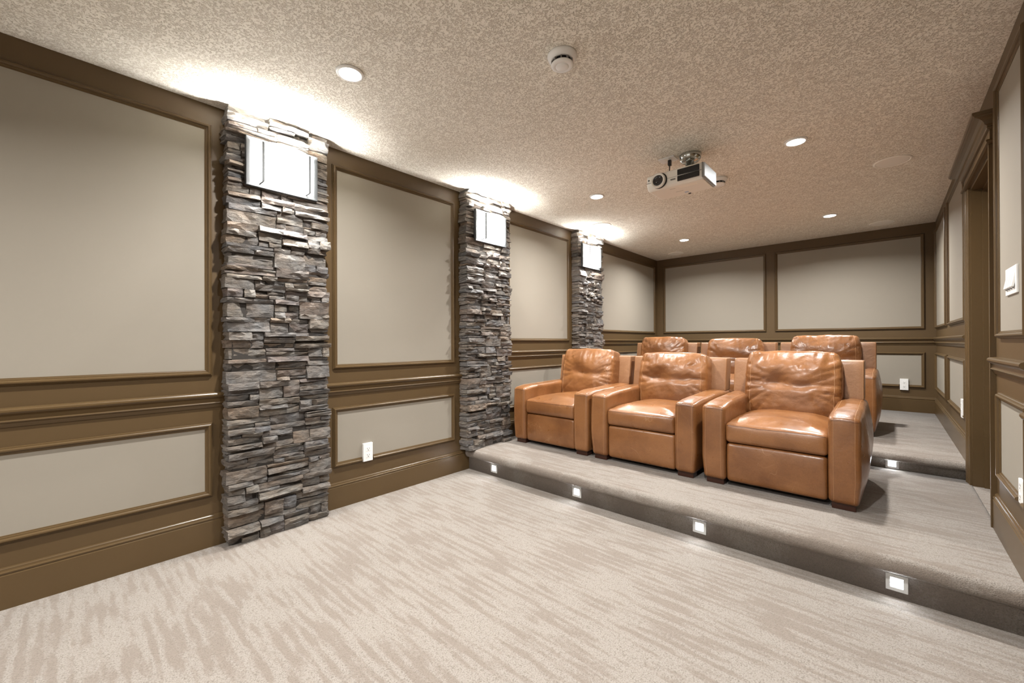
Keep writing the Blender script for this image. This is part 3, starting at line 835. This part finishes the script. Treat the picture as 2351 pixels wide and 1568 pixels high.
def recliner(cx, fy, fz, rz, seed, label, top=0.0, bulge=0.004, group='tan leather recliners'):
    rng = random.Random(seed)
    root = empty('leather_recliner', (cx, fy, fz), rz, label=label, cat='recliner', group=group)
    so = seed * 3.7
    # arms
    for s in (-1, 1):
        aw, ad, ah = 0.154, 0.90, 0.536
        bg = bulge if s > 0 else 0.004
        def arm(p, t, s=s):
            out = t.x * s
            zz = (t.z + 1) / 2
            bul = math.sin(PI * min(1, max(0, zz))) 
            if out > 0: p.x += s * out * (bg * bul * sstep(0.0, 0.22, (t.y + 1) / 2) - 0.010 * (1 - sstep(0, 0.3, zz)))
            yy = (t.y + 1) / 2      # 0 at the front
            # top drops towards the front in a soft curve
            if t.z > 0: p.z -= t.z * (0.014 * (1 - sstep(0.0, 0.16, yy)) + 0.014 * (1 - sstep(0.0, 0.8, yy)))
            # front face bows a little
            if t.y < 0: p.y -= -t.y * 0.010 * math.sin(PI * zz)
            if t.z > 0.6: p.z += 0.006 * (1 - t.x * t.x)
            # puckers around the front top
            k = 0.0022 * nz(p.x * 60 + so, p.y * 6, p.z * 8) * sstep(0.65, 0.95, zz)
            p.y -= k; p.z += k
            p += Vector((s * 0.004 * nz(p.y * 4 + so, p.z * 5, 1) if out > 0.5 else 0, 0, 0.003 * nz(p.x * 7, p.y * 5 + so, 3)))
            return p
        cen = (s * 0.3575, ad / 2, 0.035 + ah / 2)
        bm, lat, (nx_, ny_, nz_), ax_ = rbox((aw, ad, ah), 0.027, (6, 18, 16), arm, cen)
        a = link_bm('arm', bm, M_LEATHER, root, True)
        io, ii = (nx_ - 3, 3) if s > 0 else (3, nx_ - 3)
        for ix, m_ in ((io, M_SEAM), (ii, M_SEAM)):
            pts = [lat[(ix, 0, k)] for k in range(1, nz_)]
            pts += [lat[(ix, j, nz_)] for j in range(1, ny_ - 2)]
            link_bm('seam', tube_bm([q + Vector((0, 0, 0)) for q in pts], 0.0011, 5), m_, a, True)
        pts = [lat[(i, 0, nz_ - 3)] for i in range(1, nx_)]
        link_bm('seam', tube_bm(pts, 0.0014, 5), M_SEAM_D, a, True)
    # footrest panel
    def ft(p, t):
        if t.y < 0: p.y -= 0.012 * (1 - t.z ** 2) * (1 - 0.5 * t.x ** 2)
        if t.z > 0: p.z += 0.004 * (1 - t.x ** 2)
        p.y += 0.003 * nz(p.x * 6 + so, p.z * 8, 2)
        return p
    bm, *_ = rbox((0.556, 0.09, 0.262), 0.022, (18, 3, 12), ft, (0, 0.062, 0.164))
    link_bm('footrest', bm, M_LEATHER, root, True)
    # body behind / under the seat
    link_bm('seat_base', box_bm((-0.276, 0.10, 0.05), (0.276, 0.86, 0.29), 0.004), M_UNDER, root)
    # seat cushion
    def seat(p, t):
        yy = (t.y + 1) / 2
        if t.z > 0:
            edge = (1 - abs(t.x) ** 3) 
            p.z += t.z * (0.052 * edge * (1 - 0.25 * yy) * sstep(-0.02, 0.24, yy) + 0.004)
            p.z += t.z * 0.004 * nz(p.x * 9 + so, p.y * 9, 0) + t.z * 0.0025 * nz(p.x * 34 + so, p.y * 12, 4) * sstep(0.0, 0.1, yy) * (1 - sstep(0.25, 0.5, yy))
        if t.y < 0:
            p.y -= 0.016 * (1 - t.z ** 2) * (1 - 0.6 * t.x ** 4)
            p.y += 0.003 * nz(p.x * 8 + so, p.z * 10, 7)
        return p
    bm, lat, (nx_, ny_, nz_), _ = rbox((0.562, 0.66, 0.130), 0.024, (22, 20, 5), seat, (0, 0.338, 0.366))
    sc = link_bm('seat_cushion', bm, M_LEATHER, root, True)
    link_bm('seam', tube_bm([lat[(i, 0, nz_ - 2)] for i in range(1, nx_)], 0.0016, 5), M_SEAM_D, sc, True)
    # backrest: broad panel above the arms (its wings show beside the cushion)
    def back(p, t):
        p.y += 0.045 * (t.z + 1) / 2
        if t.y < 0: p.y -= 0.006 * (1 - t.x ** 4) * (1 - t.z ** 4)
        p.z += 0.002 * nz(p.x * 5 + so, p.z * 6, 9)
        return p
    bm, lat, (nx_, ny_, nz_), axb = rbox((0.848, 0.135, 0.284), 0.011, (30, 4, 10), back, (0, 0.845, 0.708))
    bk = link_bm('backrest', bm, M_LEATHER_PALE, root, True)
    for e in (2, nx_ - 2):
        link_bm('seam', tube_bm([lat[(e, 0, k)] for k in range(2, nz_ - 1)], 0.0013, 5), M_SEAM, bk, True)
    link_bm('back_body', box_bm((-0.278, 0.76, 0.05), (0.278, 0.895, 0.575), 0.01), M_LEATHER, root)
    # pillow back cushion, reclined
    cw, ct, ch = 0.585, 0.175, 0.505 + top
    rot = Matrix.Rotation(-0.20, 3, 'X')
    def cush(p, t):
        x, z = t.x, t.z
        ex = 1 - x * x; ez = 1 - z * z
        if t.y < 0:
            fr = -t.y
            puff = 0.062 * (max(0, ex) ** 0.6) * (max(0, ez) ** 0.55)
            sx = abs(x)
            # soft waist, deepest off centre, with puckers running out of it
            zc = -0.02 + 0.10 * x * x + 0.07 * nz(x * 1.7 + so, 0, 3)
            cr = math.exp(-((z - zc) / 0.14) ** 2) * 0.027 * (1 - sx ** 3) * (0.65 + 0.7 * nz(x * 2.2 + so, 4, 1))
            dim = 0.014 * math.exp(-((x + 0.28) ** 2 / 0.05 + (z - 0.16) ** 2 / 0.03))
            up = 0.010 * math.exp(-((z - 0.52) / 0.25) ** 2) * ex
            ang = math.atan2(z - zc * 0.5, sx - 0.15)
            fold = (1 - abs(nz(ang * 3.1 + (5 if x > 0 else 0) + so, sx * 1.1, 5 + so))) ** 5
            fold2 = (1 - abs(nz((z * 4.6 - x * 2.2) * 1.5 + so, x * 1.6 + 9, 2))) ** 6
            fold3 = (1 - abs(nz((z * 3.0 + x * 3.4) * 2.1 + so, x * 2.2, 22))) ** 8
            edgeo = (1 - sstep(0.93, 1.0, sx))
            wr_ = 0.0105 * fold ** 1.8 * sstep(0.30, 0.75, sx) * edgeo + 0.0022 * fold2 * (1 - sstep(0.6, 0.95, sx)) + 0.0012 * fold3 * edgeo
            vert = (1 - abs(nz(x * 5.0 + so, z * 1.1, 11))) ** 8 * 0.006 * sstep(0.25, 0.6, z) * (1 - sstep(.88, 1, z))
            p.y -= fr * (puff - cr - dim + up - wr_ - vert + 0.009 * nz(x * 1.9 + so, z * 1.9, 1) + 0.0014 * nz(x * 7 + so, z * 7, 1))
        else:
            p.y += 0.012 * ex * ez
        # outline: pinched corners, swollen lower sides, scalloped top
        p.x += x * (0.016 * max(0, ez) ** 0.5 - 0.010 * sstep(0.6, 1.0, z)) + x * 0.006 * nz(z * 5 + so, x, 0)
        if z > 0.5: p.z += (z - 0.5) * 2 * (0.010 * (1 - abs(x) ** 2.5) + 0.007 * nz(x * 2.6 + so, 1, 1) - 0.006 * sstep(0.85, 1.0, abs(x)))
        # side gathers
        if abs(x) > 0.9: p.x += math.copysign(0.0035 * nz(z * 24 + so, t.y * 2, 6), x)
        return p
    bm, lat, (nx_, ny_, nz_), axc = rbox((cw, ct, ch), 0.027, (40, 5, 40), cush)
    cc = Vector((0, 0.742, 0.648 + top / 2))
    for v in bm.verts: v.co = rot @ v.co + cc
    bcsh = link_bm('back_cushion', bm, M_LEATHER, root, True)
    tf = lambda q: rot @ q + cc
    for e in (4, nx_ - 4):
        link_bm('seam', tube_bm([tf(lat[(e, 0, k)]) for k in range(1, nz_)] + [tf(lat[(e, j, nz_)]) for j in range(1, ny_ - 1)], 0.0018, 5), M_SEAM, bcsh, True)
    link_bm('seam', tube_bm([tf(lat[(i, 1, nz_)]) for i in range(2, nx_ - 1)], 0.0015, 5), M_SEAM, bcsh, True)
    # feet
    for sx in (-1, 1):
        for y0 in (0.022, 0.80):
            link_bm('foot', box_bm((sx * 0.352 - 0.056, y0, 0.0), (sx * 0.352 + 0.056, y0 + 0.08, 0.045), 0.003), M_FOOT, root)
    return root

recliner(0.606, 3.070, Z1, 0.0, 1, 'tan leather recliner in the front row beside the middle stone pillar', 0.005)
recliner(1.498, 3.070, Z1, 0.0, 2, 'tan leather recliner in the middle of the front row', -0.022)
recliner(2.404, 3.075, Z1, 0.0, 3, 'tan leather recliner at the right end of the front row, seen largest', 0.0, 0.034)
recliner(0.655, 4.900, Z2, 0.0, 4, 'tan leather recliner at the left of the rear row, mostly hidden', 0.015)
recliner(1.548, 4.900, Z2, 0.0, 5, 'tan leather recliner in the middle of the rear row, only its head cushion showing', -0.012)
recliner(2.441, 4.900, Z2, 0.0, 6, 'tan leather recliner at the right end of the rear row by the back outlet', 0.012, 0.034)
